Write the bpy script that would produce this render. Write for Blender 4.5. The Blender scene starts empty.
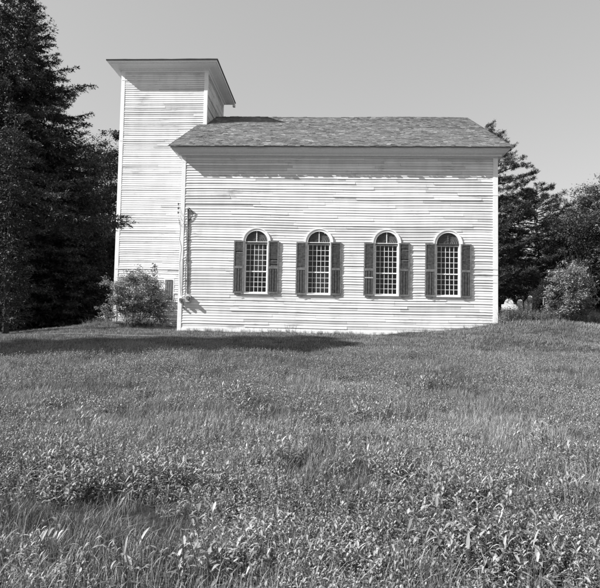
import bpy, math, random
import numpy as np
from mathutils import Vector, Matrix, noise

random.seed(11); rng = np.random.default_rng(11)
S = bpy.context.scene; COL = S.collection
R = math.radians

# ------------------------------------------------------------------ helpers
class MB:
    """collects faces of one mesh"""
    def __init__(s): s.v=[]; s.f=[]; s.m=[]
    def quad(s,a,b,c,d,m=0):
        n=len(s.v); s.v+= [tuple(a),tuple(b),tuple(c),tuple(d)]; s.f.append((n,n+1,n+2,n+3)); s.m.append(m)
    def poly(s,pts,m=0):
        n=len(s.v); s.v+=[tuple(p) for p in pts]; s.f.append(tuple(range(n,n+len(pts)))); s.m.append(m)
    def box(s,x0,x1,y0,y1,z0,z1,m=0,mat=None):
        p=[Vector(q) for q in ((x0,y0,z0),(x1,y0,z0),(x1,y1,z0),(x0,y1,z0),(x0,y0,z1),(x1,y0,z1),(x1,y1,z1),(x0,y1,z1))]
        if mat is not None: p=[mat@q for q in p]
        n=len(s.v); s.v+=[tuple(q) for q in p]
        for f in ((0,3,2,1),(4,5,6,7),(0,1,5,4),(1,2,6,5),(2,3,7,6),(3,0,4,7)):
            s.f.append(tuple(n+i for i in f)); s.m.append(m)
    def tube(s,pts,r,k=8,m=0,cap=True):
        pts=[Vector(p) for p in pts]; rs=r if isinstance(r,(list,tuple)) else [r]*len(pts)
        n0=len(s.v)
        for i,p in enumerate(pts):
            t=(pts[min(i+1,len(pts)-1)]-pts[max(i-1,0)]).normalized()
            a=t.orthogonal().normalized() if i==0 else (a-t*a.dot(t)).normalized()
            b=t.cross(a)
            for j in range(k):
                w=2*math.pi*j/k; s.v.append(tuple(p+(a*math.cos(w)+b*math.sin(w))*rs[i]))
        for i in range(len(pts)-1):
            for j in range(k):
                s.f.append((n0+i*k+j,n0+i*k+(j+1)%k,n0+(i+1)*k+(j+1)%k,n0+(i+1)*k+j)); s.m.append(m)
        if cap:
            s.f.append(tuple(n0+j for j in range(k))[::-1]); s.m.append(m)
            s.f.append(tuple(n0+(len(pts)-1)*k+j for j in range(k))); s.m.append(m)
    def build(s,name,mats,parent=None,smooth=False):
        me=bpy.data.meshes.new(name); me.from_pydata(s.v,[],s.f)
        if not isinstance(mats,(list,tuple)): mats=[mats]
        for mt in mats: me.materials.append(mt)
        if len(mats)>1: me.polygons.foreach_set('material_index',s.m)
        if smooth: me.polygons.foreach_set('use_smooth',[True]*len(me.polygons))
        me.update(); return link(name,me,parent)

def link(name,me,parent=None):
    o=bpy.data.objects.new(name,me); COL.objects.link(o)
    if parent is not None: o.parent=parent
    return o
def tag(o,label=None,cat=None,group=None,kind=None):
    if label: o['label']=label
    if cat: o['category']=cat
    if group: o['group']=group
    if kind: o['kind']=kind
    return o
def empty(name,loc=(0,0,0),rz=0,label=None,cat=None,group=None,sc=1):
    o=bpy.data.objects.new(name,None); COL.objects.link(o); o.location=loc; o.rotation_euler=(0,0,rz)
    o.scale=(sc,)*3; o.empty_display_size=.2
    return tag(o,label,cat,group)
def copy_tree(o,loc,rz,sc=1,label=None,group=None):
    r=o.copy(); COL.objects.link(r); r.location=loc; r.rotation_euler=(0,0,rz)
    r.scale=sc if isinstance(sc,tuple) else (sc,)*3
    if label: r['label']=label
    if group: r['group']=group
    for ch in list(o.children):
        c=ch.copy(); COL.objects.link(c); c.parent=r
    return r
def np_mesh(name,V,F,mats,mi=None,smooth=False):
    """V (n,3), F (m,4) quads"""
    me=bpy.data.meshes.new(name); me.vertices.add(len(V)); me.vertices.foreach_set('co',np.ascontiguousarray(V,dtype=np.float32).ravel())
    k=F.shape[1]
    me.loops.add(F.size); me.loops.foreach_set('vertex_index',F.ravel().astype(np.int32))
    me.polygons.add(len(F)); me.polygons.foreach_set('loop_start',np.arange(0,F.size,k,dtype=np.int32))
    me.polygons.foreach_set('loop_total',np.full(len(F),k,dtype=np.int32))
    for m in (mats if isinstance(mats,(list,tuple)) else [mats]): me.materials.append(m)
    if mi is not None: me.polygons.foreach_set('material_index',mi.astype(np.int32))
    if smooth: me.polygons.foreach_set('use_smooth',np.ones(len(F),bool))
    me.update(calc_edges=True); me.validate(); return me

# ------------------------------------------------------------------ materials (black-and-white film: every colour is a grey)
def newmat(name):
    m=bpy.data.materials.new(name); m.use_nodes=True; nt=m.node_tree
    return m,nt,nt.nodes['Principled BSDF']
def N(nt,t,**k):
    n=nt.nodes.new(t)
    for a,b in k.items():
        if a in n.inputs: n.inputs[a].default_value=b
        else: setattr(n,a,b)
    return n
def L_(nt,a,b): nt.links.new(a,b)
def ramp(nt,src,stops):
    r=N(nt,'ShaderNodeValToRGB'); e=r.color_ramp.elements
    for i,(p,v) in enumerate(stops):
        el=e[i] if i<2 else e.new(p)
        el.position=p; el.color=(v,v,v,1)
    L_(nt,src,r.inputs[0]); return r.outputs[0]
def noise_n(nt,scale,detail=4,vec=None,rough=.55):
    n=N(nt,'ShaderNodeTexNoise'); n.inputs['Scale'].default_value=scale; n.inputs['Detail'].default_value=detail; n.inputs['Roughness'].default_value=rough
    if vec is not None: L_(nt,vec,n.inputs['Vector'])
    return n.outputs[0]
def mul(nt,a,b,op='MULTIPLY'):
    n=N(nt,'ShaderNodeMath',operation=op)
    for i,x in enumerate((a,b)):
        if hasattr(x,'links'): L_(nt,x,n.inputs[i])
        else: n.inputs[i].default_value=x
    return n.outputs[0]
def pos(nt,sc=(1,1,1)):
    g=N(nt,'ShaderNodeNewGeometry'); m=N(nt,'ShaderNodeMapping'); m.inputs['Scale'].default_value=sc
    L_(nt,g.outputs['Position'],m.inputs['Vector']); return g,m.outputs[0]
def simple(name,v,rough=.6,var=.15,scale=8,spec=.3,metal=0):
    m,nt,b=newmat(name); g,p=pos(nt)
    c=ramp(nt,noise_n(nt,scale,5,p),[(.3,v*(1-var)),(.7,v*(1+var))])
    L_(nt,c,b.inputs['Base Color']); b.inputs['Roughness'].default_value=rough
    b.inputs['Specular IOR Level'].default_value=spec; b.inputs['Metallic'].default_value=metal
    return m

def clap_mat(name,base,worn):
    m,nt,b=newmat(name); g,p=pos(nt,(1,1,9))
    isl=ramp(nt,g.outputs['Random Per Island'],[(0,base*.62),(.25,base*.84),(1,base*1.0)])
    big=noise_n(nt,.9,4,pos(nt,(.8,.8,2.6))[1]); fine=noise_n(nt,5,7,pos(nt,(.55,.55,9))[1],.75)
    mask=ramp(nt,mul(nt,mul(nt,fine,.62),mul(nt,big,.46),'ADD'),[(.60,0),(.68,1)])
    grime=ramp(nt,noise_n(nt,2.3,5,pos(nt,(1,1,.35))[1]),[(.33,.86),(.6,1)])
    mx=N(nt,'ShaderNodeMix',data_type='RGBA'); L_(nt,mask,mx.inputs[0]); L_(nt,isl,mx.inputs[6]); mx.inputs[7].default_value=(worn,worn,worn,1)
    mm=N(nt,'ShaderNodeMix',data_type='RGBA',blend_type='MULTIPLY'); mm.inputs[0].default_value=1
    L_(nt,mx.outputs[2],mm.inputs[6]); L_(nt,grime,mm.inputs[7]); L_(nt,mm.outputs[2],b.inputs['Base Color'])
    b.inputs['Roughness'].default_value=.75; b.inputs['Specular IOR Level'].default_value=.2
    bp=N(nt,'ShaderNodeBump'); bp.inputs['Strength'].default_value=.25; bp.inputs['Distance'].default_value=.004
    L_(nt,noise_n(nt,25,4,p),bp.inputs['Height']); L_(nt,bp.outputs[0],b.inputs['Normal'])
    return m
M={}
M['clap']=clap_mat('clapboard_paint',.80,.36)
M['trim']=simple('trim_paint',.79,.65,.06,13)
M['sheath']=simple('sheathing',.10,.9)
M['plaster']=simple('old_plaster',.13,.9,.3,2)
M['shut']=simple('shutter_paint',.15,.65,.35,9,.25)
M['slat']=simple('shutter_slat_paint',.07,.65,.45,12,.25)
M['fan']=simple('fan_panel_paint',.10,.7,.3,10,.2)
M['tar']=simple('roof_edge',.035,.9,.3,6)
M['metal']=simple('grey_metal',.42,.5,.2,10,.4)
M['pipe']=simple('old_pipe',.13,.6,.3,9,.3)
M['wire']=simple('black_wire',.03,.6,.2,10)
M['cloth']=simple('old_cloth',.55,.9,.3,6)
M['stone']=simple('foundation_stone',.28,.9,.4,5)
M['marble']=simple('marble',.44,.85,.3,6)
M['slate_old']=simple('weathered_headstone',.5,.9,.35,7)

def shingle_mat():
    m,nt,b=newmat('roof_shingle'); g,p=pos(nt)
    isl=ramp(nt,g.outputs['Random Per Island'],[(0,.115),(.55,.15),(.9,.18),(1,.30)])
    big=ramp(nt,noise_n(nt,1.1,5,pos(nt,(.7,1.2,1.2))[1],.65),[(.32,.78),(.5,1),(.68,1.28)])
    fine=ramp(nt,noise_n(nt,30,4,pos(nt,(.4,1,1))[1]),[(.3,.75),(.7,1.2)])
    a=N(nt,'ShaderNodeMix',data_type='RGBA',blend_type='MULTIPLY'); a.inputs[0].default_value=1; L_(nt,isl,a.inputs[6]); L_(nt,big,a.inputs[7])
    c=N(nt,'ShaderNodeMix',data_type='RGBA',blend_type='MULTIPLY'); c.inputs[0].default_value=1; L_(nt,a.outputs[2],c.inputs[6]); L_(nt,fine,c.inputs[7])
    L_(nt,c.outputs[2],b.inputs['Base Color']); b.inputs['Roughness'].default_value=.85; b.inputs['Specular IOR Level'].default_value=.2
    return m
M['shingle']=shingle_mat()

def glass_mat():
    m,nt,b=newmat('window_glass'); nt.nodes.remove(b); out=nt.nodes['Material Output']
    t=N(nt,'ShaderNodeBsdfTransparent'); t.inputs[0].default_value=(.68,.68,.68,1)
    gl=N(nt,'ShaderNodeBsdfGlossy'); gl.inputs['Roughness'].default_value=.03
    fr=N(nt,'ShaderNodeFresnel'); fr.inputs['IOR'].default_value=1.5
    bp=N(nt,'ShaderNodeBump'); bp.inputs['Strength'].default_value=.35; bp.inputs['Distance'].default_value=.02
    g,p=pos(nt); L_(nt,noise_n(nt,3.5,2,p),bp.inputs['Height']); L_(nt,bp.outputs[0],gl.inputs['Normal'])
    mx=N(nt,'ShaderNodeMixShader'); L_(nt,fr.outputs[0],mx.inputs[0]); L_(nt,t.outputs[0],mx.inputs[1]); L_(nt,gl.outputs[0],mx.inputs[2])
    L_(nt,mx.outputs[0],out.inputs[0]); return m
M['glass']=glass_mat()

def leaf_mat(name,lo,hi,rough=.5,trans=.25,patch=0,spec=.35):
    m,nt,b=newmat(name); g,p=pos(nt); out=nt.nodes['Material Output']
    c=ramp(nt,g.outputs['Random Per Island'],[(0,lo),(1,hi)])
    if patch:
        pn=ramp(nt,noise_n(nt,.55,4,p,.6),[(.3,1-patch),(.7,1+patch)])
        a=N(nt,'ShaderNodeMix',data_type='RGBA',blend_type='MULTIPLY'); a.inputs[0].default_value=1; L_(nt,c,a.inputs[6]); L_(nt,pn,a.inputs[7]); c=a.outputs[2]
    L_(nt,c,b.inputs['Base Color']); b.inputs['Roughness'].default_value=rough; b.inputs['Specular IOR Level'].default_value=spec
    t=N(nt,'ShaderNodeBsdfTranslucent'); L_(nt,c,t.inputs[0])
    mx=N(nt,'ShaderNodeMixShader'); mx.inputs[0].default_value=trans
    L_(nt,b.outputs[0],mx.inputs[1]); L_(nt,t.outputs[0],mx.inputs[2]); L_(nt,mx.outputs[0],out.inputs[0])
    return m
M['needle']=leaf_mat('spruce_needles',.022,.055,.55,.08)
M['pine']=leaf_mat('pine_needles',.03,.08,.5,.10)
M['leaf']=leaf_mat('tree_leaves',.05,.12,.42,.2)
M['leafdark']=leaf_mat('dark_leaves',.035,.08,.5,.15)
M['bush']=leaf_mat('bush_leaves',.10,.38,.42,.15)
M['grass']=leaf_mat('meadow_grass',.03,.36,.5,.12,.45,.3)
M['lawn']=leaf_mat('short_grass',.06,.33,.6,.12,.4,.2)
M['bigleaf']=leaf_mat('wild_plant_leaves',.12,.40,.5,.12,.15,.25)
M['weed']=leaf_mat('weed_leaves',.06,.42,.46,.12,.2,.3)
M['stem']=simple('plant_stem',.10,.7)
M['bark']=simple('bark',.055,.95,.4,6,.1)
M['palebark']=simple('pale_bark',.2,.9,.5,4,.1)

def ground_mat():
    m,nt,b=newmat('soil_and_thatch'); g,p=pos(nt)
    a=ramp(nt,noise_n(nt,60,6,p,.75),[(.3,.015),(.7,.08)])
    c=ramp(nt,noise_n(nt,.7,5,p,.6),[(.3,.8),(.7,1.3)])
    x=N(nt,'ShaderNodeMix',data_type='RGBA',blend_type='MULTIPLY'); x.inputs[0].default_value=1; L_(nt,a,x.inputs[6]); L_(nt,c,x.inputs[7])
    L_(nt,x.outputs[2],b.inputs['Base Color']); b.inputs['Roughness'].default_value=.95; b.inputs['Specular IOR Level'].default_value=.1
    bp=N(nt,'ShaderNodeBump'); bp.inputs['Strength'].default_value=1; bp.inputs['Distance'].default_value=.04
    L_(nt,noise_n(nt,35,5,p,.8),bp.inputs['Height']); L_(nt,bp.outputs[0],b.inputs['Normal'])
    return m
M['ground']=ground_mat()
def path_mat():
    m,nt,b=newmat('worn_path'); g,p=pos(nt)
    a=ramp(nt,noise_n(nt,14,6,p,.75),[(.35,.05),(.62,.17)])
    L_(nt,a,b.inputs['Base Color']); b.inputs['Roughness'].default_value=.95
    return m
M['path']=path_mat()

# ------------------------------------------------------------------ terrain
def sst(a,b,x):
    t=min(1,max(0,(x-a)/(b-a))); return t*t*(3-2*t)
def gz(x,y):
    z=-.05+.0595*y if y<0 else -.05+.02*min(y,14)
    if y<-30: z=-.05-.0595*30
    z-= .36*sst(3,9,-x)*(1 if y>-12 else sst(-22,-12,y))
    z+= (.13*sst(7.5,9.5,x)+.17*sst(9.3,11.3,x)+.12*sst(11,12,x)+.28*sst(11.9,12.6,x)*sst(-3.5,.3,y)+.28*sst(12.2,16,x)*(1-sst(-3.5,.3,y)))*sst(-9,0.5,y)
    z+= .62*sst(2,17,y)*sst(10,15,x)-.22*sst(12.6,17,x)*sst(-6,-1,y)
    z+= .22*sst(-.5,-3,x)*sst(1,4.5,y)*sst(-9,-4,x)
    z+= .025*math.sin(x*.9+1)*math.sin(y*.7)+.012*math.sin(x*2.3+y*1.9)
    return z
def sheet(name,x0,x1,y0,y1,st,mat,dz=0,far=False):
    xs=[x0+i*st for i in range(int((x1-x0)/st)+1)]; ys=[y0+i*st for i in range(int((y1-y0)/st)+1)]
    if far:
        xs=[-900,-400,-150,-80]+xs+[80,150,400,900]; ys=[-700,-300,-120,-60]+ys+[90,160,400,1200]
    V=[(x,y,gz(x,y)+dz) for y in ys for x in xs]; w=len(xs)
    F=np.array([(j*w+i,j*w+i+1,(j+1)*w+i+1,(j+1)*w+i) for j in range(len(ys)-1) for i in range(w-1)])
    return link(name,np_mesh(name,np.array(V),F,mat,smooth=True))
tag(sheet('ground',-40,44,-32,52,.5,M['ground'],far=True),kind='structure')

# worn track crossing in front of the left end of the church
pc=[(-14,-1.2),(-11,-1.5),(-8,-2.1),(-5.5,-2.5),(-3,-2.7),(-.5,-2.5),(1.6,-2.0),(3,-1.5)]
pb=MB(); rows=[]
for i in range(len(pc)-1):
    for t in np.linspace(0,1,8,endpoint=(i==len(pc)-2)):
        a,b=Vector(pc[i]),Vector(pc[i+1]); q=a.lerp(b,t); w=.2*(1-sst(-1,3,q.x)*.8)+.1*noise.noise((q.x,q.y,3))
        rows.append([(q.x,q.y+w*k+(.06*noise.noise((q.x*2,k*9,1))),gz(q.x,q.y+w*k)+.012) for k in (-1,-.33,.33,1)])
for i in range(len(rows)-1):
    for j in range(3): pb.quad(rows[i][j],rows[i+1][j],rows[i+1][j+1],rows[i][j+1])
tag(pb.build('path',M['path']),kind='structure')

# ------------------------------------------------------------------ church
L=12.2; HC=6.895; HE=7.116; O=.444; YR=6.489; HR=10.85; W=2*YR
TY=4.276; TD=4.04; XA=-4.215; XB=-.086; TT=12.2; TE=12.573; TO=.586
WX=[3.0,5.426,8.025,10.353]; ZB=1.47; ZS=3.46; WR=.43   # opening half width, arch radius
SL=(HR-HE)/(YR+O)
church=empty('church',(0,0,0),0,'white clapboard country church with square tower and four arched shuttered windows','church')

def open_interval(op,z):
    xc,hw,zb,zs,arch=op
    if z<zb or z>zs+(hw if arch else 0): return None
    h=hw if z<=zs else math.sqrt(max(0,hw*hw-(z-zs)**2))
    return (xc-h,xc+h)
def sag(u,z,k): return k*(.022*math.sin(.55*u+.9)*math.sin(.45*z+.3)+.004*math.sin(1.7*u+2.1*z))
def claps(name,origin,ud,nd,Lg,z0,z1,parent,openings=(),e=.102,limit=None,k=1,seed=1,extra=None):
    """real lapped boards, each an island; openings cut out"""
    rd=random.Random(seed); o=Vector(origin); ud=Vector(ud); nd=Vector(nd); mb=MB()
    P=lambda u,n,z:tuple(o+ud*u+nd*n+Vector((0,0,z)))
    n=int(round((z1-z0)/e))
    for i in range(n):
        zb=z0+i*e; zt=min(zb+e+.010,z1)
        lo,hi=(0,Lg) if limit is None else limit(zb+e*.5)
        if hi-lo<.05: continue
        cuts=[c for c in (open_interval(op,zb+e*.5) for op in openings) if c]
        seg=[]; cur=lo
        for a,b in sorted(cuts):
            if a>cur: seg.append((cur,a))
            cur=max(cur,b)
        if cur<hi: seg.append((cur,hi))
        for a,b in seg:
            cur=a
            while cur<b-.01:
                nx=min(b,cur+rd.uniform(1.6,4.9))
                if b-nx<.5: nx=b
                pr=.021+rd.uniform(-.007,.010); dj=rd.uniform(-.005,.005); tl=rd.uniform(-.004,.004)
                if rd.random()<.08: pr+=.014
                if rd.random()<.025: dj-=.022
                st=max(1,int((nx-cur)/.28)); prev=None
                for q in range(st+1):
                    u=cur+(nx-cur)*q/st
                    if q==st and nx<b: u-=.004
                    f=sst(0,.5,u-lo)*sst(0,.5,hi-u)*(1 if limit is None else 0)
                    s=sag(u,zb,k)*f; nz=noise.noise((u*.8+seed*7,zb*1.3,i*.37))
                    p2=max(.009,pr+.006*nz); d=s+(dj*.6+tl*(q/st-.5)+.0015*noise.noise((u*2.1,i*3.1,seed)))*f
                    row=(P(u,.002,zt+sag(u,zt,k)*f),P(u,p2,zb+d),P(u,-.012,zb+d+.002))
                    if prev:
                        base=len(mb.v)-3
                        mb.v+=row; mb.f.append((base+1,base+4,base+3,base)); mb.f.append((base+2,base+5,base+4,base+1)); mb.m+=[0,0]
                    else: mb.v+=row
                    prev=row
                cur=nx
    if extra: extra(mb)
    return mb.build(name,M['clap'],parent)

ops=[(x,WR+.03,ZB-.02,ZS,True) for x in WX]
claps('wall',(0,0,0),(1,0,0),(0,-1,0),L,.05,HC,church,ops,seed=3)
claps('wall',(L,W,0),(-1,0,0),(0,1,0),L,.05,HC,church,[(L-x,WR+.03,ZB-.02,ZS,True) for x in WX],seed=5,k=.5)
gy=lambda z:max(0,(z+.08-HE)/SL-O+.06) if z>HC-.1 else 0
gl=lambda z:(gy(z),W-gy(z))
claps('wall',(L,0,0),(0,1,0),(1,0,0),W,.05,HR-.15,church,seed=6,limit=gl,k=.3)
claps('wall',(0,W,0),(0,-1,0),(-1,0,0),W,.05,HR-.15,church,seed=7,limit=gl,k=.3)

# sheathing / plaster shell behind the boards
sh=MB()
def pierced(mb,y0,m,xs,flip=False):
    """flat wall with arched openings at depth y0, x from .0 to L"""
    N_=10; cur=.02
    for xc in xs:
        a,b=xc-WR-.03,xc+WR+.03; r=WR+.03
        mb.quad((cur,y0,.05),(a,y0,.05),(a,y0,HC),(cur,y0,HC),m)
        mb.quad((a,y0,.05),(b,y0,.05),(b,y0,ZB-.02),(a,y0,ZB-.02),m)
        for q in range(N_):
            t0=math.pi-math.pi*q/N_; t1=math.pi-math.pi*(q+1)/N_
            p0=(xc+r*math.cos(t0),y0,ZS+r*math.sin(t0)); p1=(xc+r*math.cos(t1),y0,ZS+r*math.sin(t1))
            mb.quad(p0,p1,(p1[0],y0,HC),(p0[0],y0,HC),m)
        cur=b
    mb.quad((cur,y0,.05),(L-.02,y0,.05),(L-.02,y0,HC),(cur,y0,HC),m)
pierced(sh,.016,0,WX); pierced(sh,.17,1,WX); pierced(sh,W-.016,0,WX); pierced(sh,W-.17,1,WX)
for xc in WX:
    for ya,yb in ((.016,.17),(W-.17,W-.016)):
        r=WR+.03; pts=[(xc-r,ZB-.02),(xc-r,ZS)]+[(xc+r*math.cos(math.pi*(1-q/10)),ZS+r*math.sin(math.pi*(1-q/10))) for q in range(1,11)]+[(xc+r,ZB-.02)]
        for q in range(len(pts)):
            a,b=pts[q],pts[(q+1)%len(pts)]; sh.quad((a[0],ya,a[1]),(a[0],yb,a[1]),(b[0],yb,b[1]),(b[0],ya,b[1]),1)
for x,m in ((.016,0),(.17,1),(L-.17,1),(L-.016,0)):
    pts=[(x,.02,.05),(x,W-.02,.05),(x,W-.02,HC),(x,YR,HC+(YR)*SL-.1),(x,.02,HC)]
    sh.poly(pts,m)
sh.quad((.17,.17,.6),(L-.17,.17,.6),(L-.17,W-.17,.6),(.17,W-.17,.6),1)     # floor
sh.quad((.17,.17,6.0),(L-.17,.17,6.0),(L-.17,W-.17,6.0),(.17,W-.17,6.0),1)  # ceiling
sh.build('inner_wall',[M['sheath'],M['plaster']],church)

fd=MB(); fd.box(.03,L-.03,.03,W-.03,-1.2,.045); fd.build('foundation',M['stone'],church)
sb=MB(); sb.box(.14,L-.14,-.03,.02,-.07,.052); sb.build('sill_board',M['trim'],church)

# corner boards
for (x0,x1,y0,y1) in ((-.026,.13,-.03,.10),(L-.15,L+.03,-.03,.10),(-.026,.13,W-.1,W+.03),(L-.15,L+.03,W-.1,W+.03)):
    c=MB(); c.box(x0,x1,y0,y1,-.06,HC-.10); c.build('corner_board',M['trim'],church)

def sweep(path,prof,mb,closed=False,m=0,caps=True):
    """path: list of (x,y) walked with outside on the right; prof: list of (out,z)"""
    n=len(path); rings=[]
    for i,(x,y) in enumerate(path):
        p=Vector((x,y))
        def nrm(a,b):
            d=(Vector(b)-Vector(a)).normalized(); return Vector((d.y,-d.x))
        if closed or 0<i<n-1:
            n1=nrm(path[i-1],path[i]); n2=nrm(path[i],path[(i+1)%n]); mi=(n1+n2)/(1+n1.dot(n2))
        elif i==0: mi=nrm(path[0],path[1])
        else: mi=nrm(path[-2],path[-1])
        rings.append([(p.x+mi.x*o,p.y+mi.y*o,z) for o,z in prof])
    for i in range(n if closed else n-1):
        a,b=rings[i],rings[(i+1)%n]
        for j in range(len(prof)): k=(j+1)%len(prof); mb.quad(a[j],b[j],b[k],a[k],m)
    if caps and not closed: mb.poly(rings[0],m); mb.poly(rings[-1][::-1],m)

prof=[(0,HC-.11),(.04,HC-.11),(.04,HC-.06),(.13,HC-.06),(.15,HC-.03),(.15,HC),(.19,HC+.015),(.25,HC+.035),(.30,HC+.07),(.34,HC+.11),(.375,HC+.13),(.375,HC+.165),(.405,HC+.17),(.405,HC+.215),(0,HC+.215)]
c=MB(); sweep([(-0.0,1.1),(0,0),(L,0),(L,1.1)],prof,c)
sweep([(L,W-1.1),(L,W),(0,W),(0,W-1.1)],prof,c)
for x0,x1 in ((-.40,-.045),(L+.045,L+.40)):      # raking boxes under the gable edges
    for sgn in (1,-1):
        ya,yb=(.10,YR) if sgn>0 else (W-.10,YR)
        za=HE+SL*.5; zb=HE+SL*(YR+.40)
        for dz0,dz1,xx0,xx1 in ((-.24,-.07,x0,x1),):
            c.quad((x0,ya,za+dz0),(x1,ya,za+dz0),(x1,yb,zb+dz0),(x0,yb,zb+dz0)); c.quad((x0,ya,za+dz1),(x1,ya,za+dz1),(x1,yb,zb+dz1),(x0,yb,zb+dz1))
            c.quad((x0,ya,za+dz0),(x0,yb,zb+dz0),(x0,yb,zb+dz1),(x0,ya,za+dz1)); c.quad((x1,ya,za+dz0),(x1,yb,zb+dz0),(x1,yb,zb+dz1),(x1,ya,za+dz1))
            c.quad((x0,ya,za+dz0),(x0,ya,za+dz1),(x1,ya,za+dz1),(x1,ya,za+dz0))
c.build('cornice',M['trim'],church)

# main roof : deck and individual shingles
rf=MB(); x0,x1=-O-.01,L+O+.01
eh=lambda y:HE+SL*(y+O)
def rsag(x,y): return .022*math.sin(x*.8+.5)*math.sin(min(max((y+O)/(YR+O),0),1)*2.2)+.008*noise.noise((x*1.5,y*1.5,0))
deck=[]
for sgn in (1,-1):
    Y=lambda y:y if sgn>0 else W-y
    nx=40
    for i in range(nx):
        xa=x0+(x1-x0)*i/nx; xb=x0+(x1-x0)*(i+1)/nx
        for j in range(6):
            ya=-O-.02+(YR+O+.02)*j/6; yb=-O-.02+(YR+O+.02)*(j+1)/6
            rf.quad((xa,Y(ya),eh(ya)+rsag(xa,ya)),(xb,Y(ya),eh(ya)+rsag(xb,ya)),(xb,Y(yb),eh(yb)+rsag(xb,yb)),(xa,Y(yb),eh(yb)+rsag(xa,yb)),1)
    rf.quad((x0,Y(-O-.02),HE-.012),(x1,Y(-O-.02),HE-.012),(x1,Y(YR),eh(YR)-.03),(x0,Y(YR),eh(YR)-.03),1)
    rf.quad((x0,Y(-O-.02),HE-.012),(x1,Y(-O-.02),HE-.012),(x1,Y(-O-.02),HE+.012),(x0,Y(-O-.02),HE+.012),1)
    for xx in (x0,x1): rf.quad((xx,Y(-O-.02),HE-.012),(xx,Y(YR),eh(YR)-.03),(xx,Y(YR),eh(YR)+.01),(xx,Y(-O-.02),HE+.012),1)
nrows=52; step=(YR+O+.05)/nrows; nv=Vector((0,-SL,1)).normalized()
for sgn in (1,-1):
    for i in range(nrows):
        x=x0-.02+random.uniform(-.1,0); yb0=-O-.05+i*step
        while x<x1+.015:
            w=random.uniform(.10,.26); xa=max(x,x0-.02); xb=min(x+w-.004,x1+.02); x+=w
            if xb-xa<.02 or random.random()<.012: continue
            lift=random.uniform(.012,.022)+(.014 if random.random()<.08 else 0); dy=random.uniform(-.012,.012)
            yb=yb0+dy+(random.uniform(-.03,.01) if i==0 else 0); yt=min(yb0+step*1.35,YR)
            tl=random.uniform(-.006,.006)
            def Pt(xx,yy,h):
                y=yy-h*SL*.5; z=eh(yy)+rsag(xx,yy)+h; return (xx,y if sgn>0 else W-y,z)
            A=Pt(xa,yb,lift+tl); B=Pt(xb,yb,lift-tl); C=Pt(xb,yt,.006); D=Pt(xa,yt,.006); A2=Pt(xa,yb,.001); B2=Pt(xb,yb,.001)
            n=len(rf.v); rf.v+=[A,B,C,D,A2,B2]; rf.f+=[(n,n+1,n+2,n+3),(n+4,n+5,n+1,n)]; rf.m+=[0,0]
for i in range(60):   # ridge caps
    xa=x0+(x1-x0)*i/60; xb=xa+(x1-x0)/60*random.uniform(.9,1.1); h=random.uniform(.02,.04)
    z=eh(YR)+rsag(xa,YR)+h
    for s_ in (1,-1): rf.quad((xa,YR,z),(xb,YR,z+random.uniform(-.01,.01)),(xb,YR-s_*.16,z-.16*SL),(xa,YR-s_*.16,z-.16*SL),0)
rf.build('roof',[M['shingle'],M['tar']],church)

# tower
tw=claps('tower',(XA,TY,0),(1,0,0),(0,-1,0),XB-XA,.08,TT,church,[(-1.62-XA,.20,1.30,2.26,False)],seed=21,k=.7)
tw['label']='square clapboard tower at the left end'
claps('tower_wall',(XB,TY,0),(0,1,0),(1,0,0),TD,6.5,TT,tw,seed=22,k=.5)
claps('tower_wall',(XB,TY+TD,0),(-1,0,0),(0,1,0),XB-XA,.08,TT,tw,seed=23,k=.4)
claps('tower_wall',(XA,TY+TD,0),(0,-1,0),(-1,0,0),TD,.08,TT,tw,seed=24,k=.4)
tc=MB()
tc.quad((XA+.016,TY+.016,.05),(-1.82,TY+.016,.05),(-1.82,TY+.016,TT),(XA+.016,TY+.016,TT))
tc.quad((-1.42,TY+.016,.05),(XB-.016,TY+.016,.05),(XB-.016,TY+.016,TT),(-1.42,TY+.016,TT))
tc.quad((-1.82,TY+.016,.05),(-1.42,TY+.016,.05),(-1.42,TY+.016,1.3),(-1.82,TY+.016,1.3))
tc.quad((-1.82,TY+.016,2.26),(-1.42,TY+.016,2.26),(-1.42,TY+.016,TT),(-1.82,TY+.016,TT))
tc.box(XA+.016,XB-.016,TY+.30,TY+TD-.016,.05,TT)
tc.build('tower_sheathing',M['sheath'],tw)
for (xa,xb,ya,yb,zl) in ((XA-.028,XA+.15,TY-.028,TY+.12,-.1),(XB-.14,XB+.028,TY-.028,TY+.12,0),(XB-.14,XB+.028,TY+TD-.12,TY+TD+.028,0),(XA-.028,XA+.15,TY+TD-.12,TY+TD+.028,-.1)):
    c=MB(); c.box(xa,xb,ya,yb,zl,TT+.0); c.build('corner_board',M['trim'],tw)
tp=[(0,TT-.005),(.035,TT-.005),(.035,TT+.08),(.10,TT+.09),(.12,TT+.11),(.12,TT+.135),(.20,TT+.15),(.34,TT+.18),(.42,TT+.21),(.46,TT+.225),(.46,TT+.255),(.53,TT+.265),(.55,TT+.30),(.55,TT+.335),(0,TT+.335)]
c=MB(); sweep([(XA,TY),(XB,TY),(XB,TY+TD),(XA,TY+TD)],tp,c,closed=True)
c.box(XB+TO-.16,XB+TO-.03,TY+TD+TO-.12,TY+TD+TO+.06,TT+.14,TT+.29)
c.build('cornice',M['trim'],tw)
tr=MB(); a,b=(XA-TO,TY-TO),(XB+TO,TY+TD+TO); zt=TT+.336
cx_,cy_=(a[0]+b[0])/2,(a[1]+b[1])/2
cor=[(a[0],a[1]),(b[0],a[1]),(b[0],b[1]),(a[0],b[1])]
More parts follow.
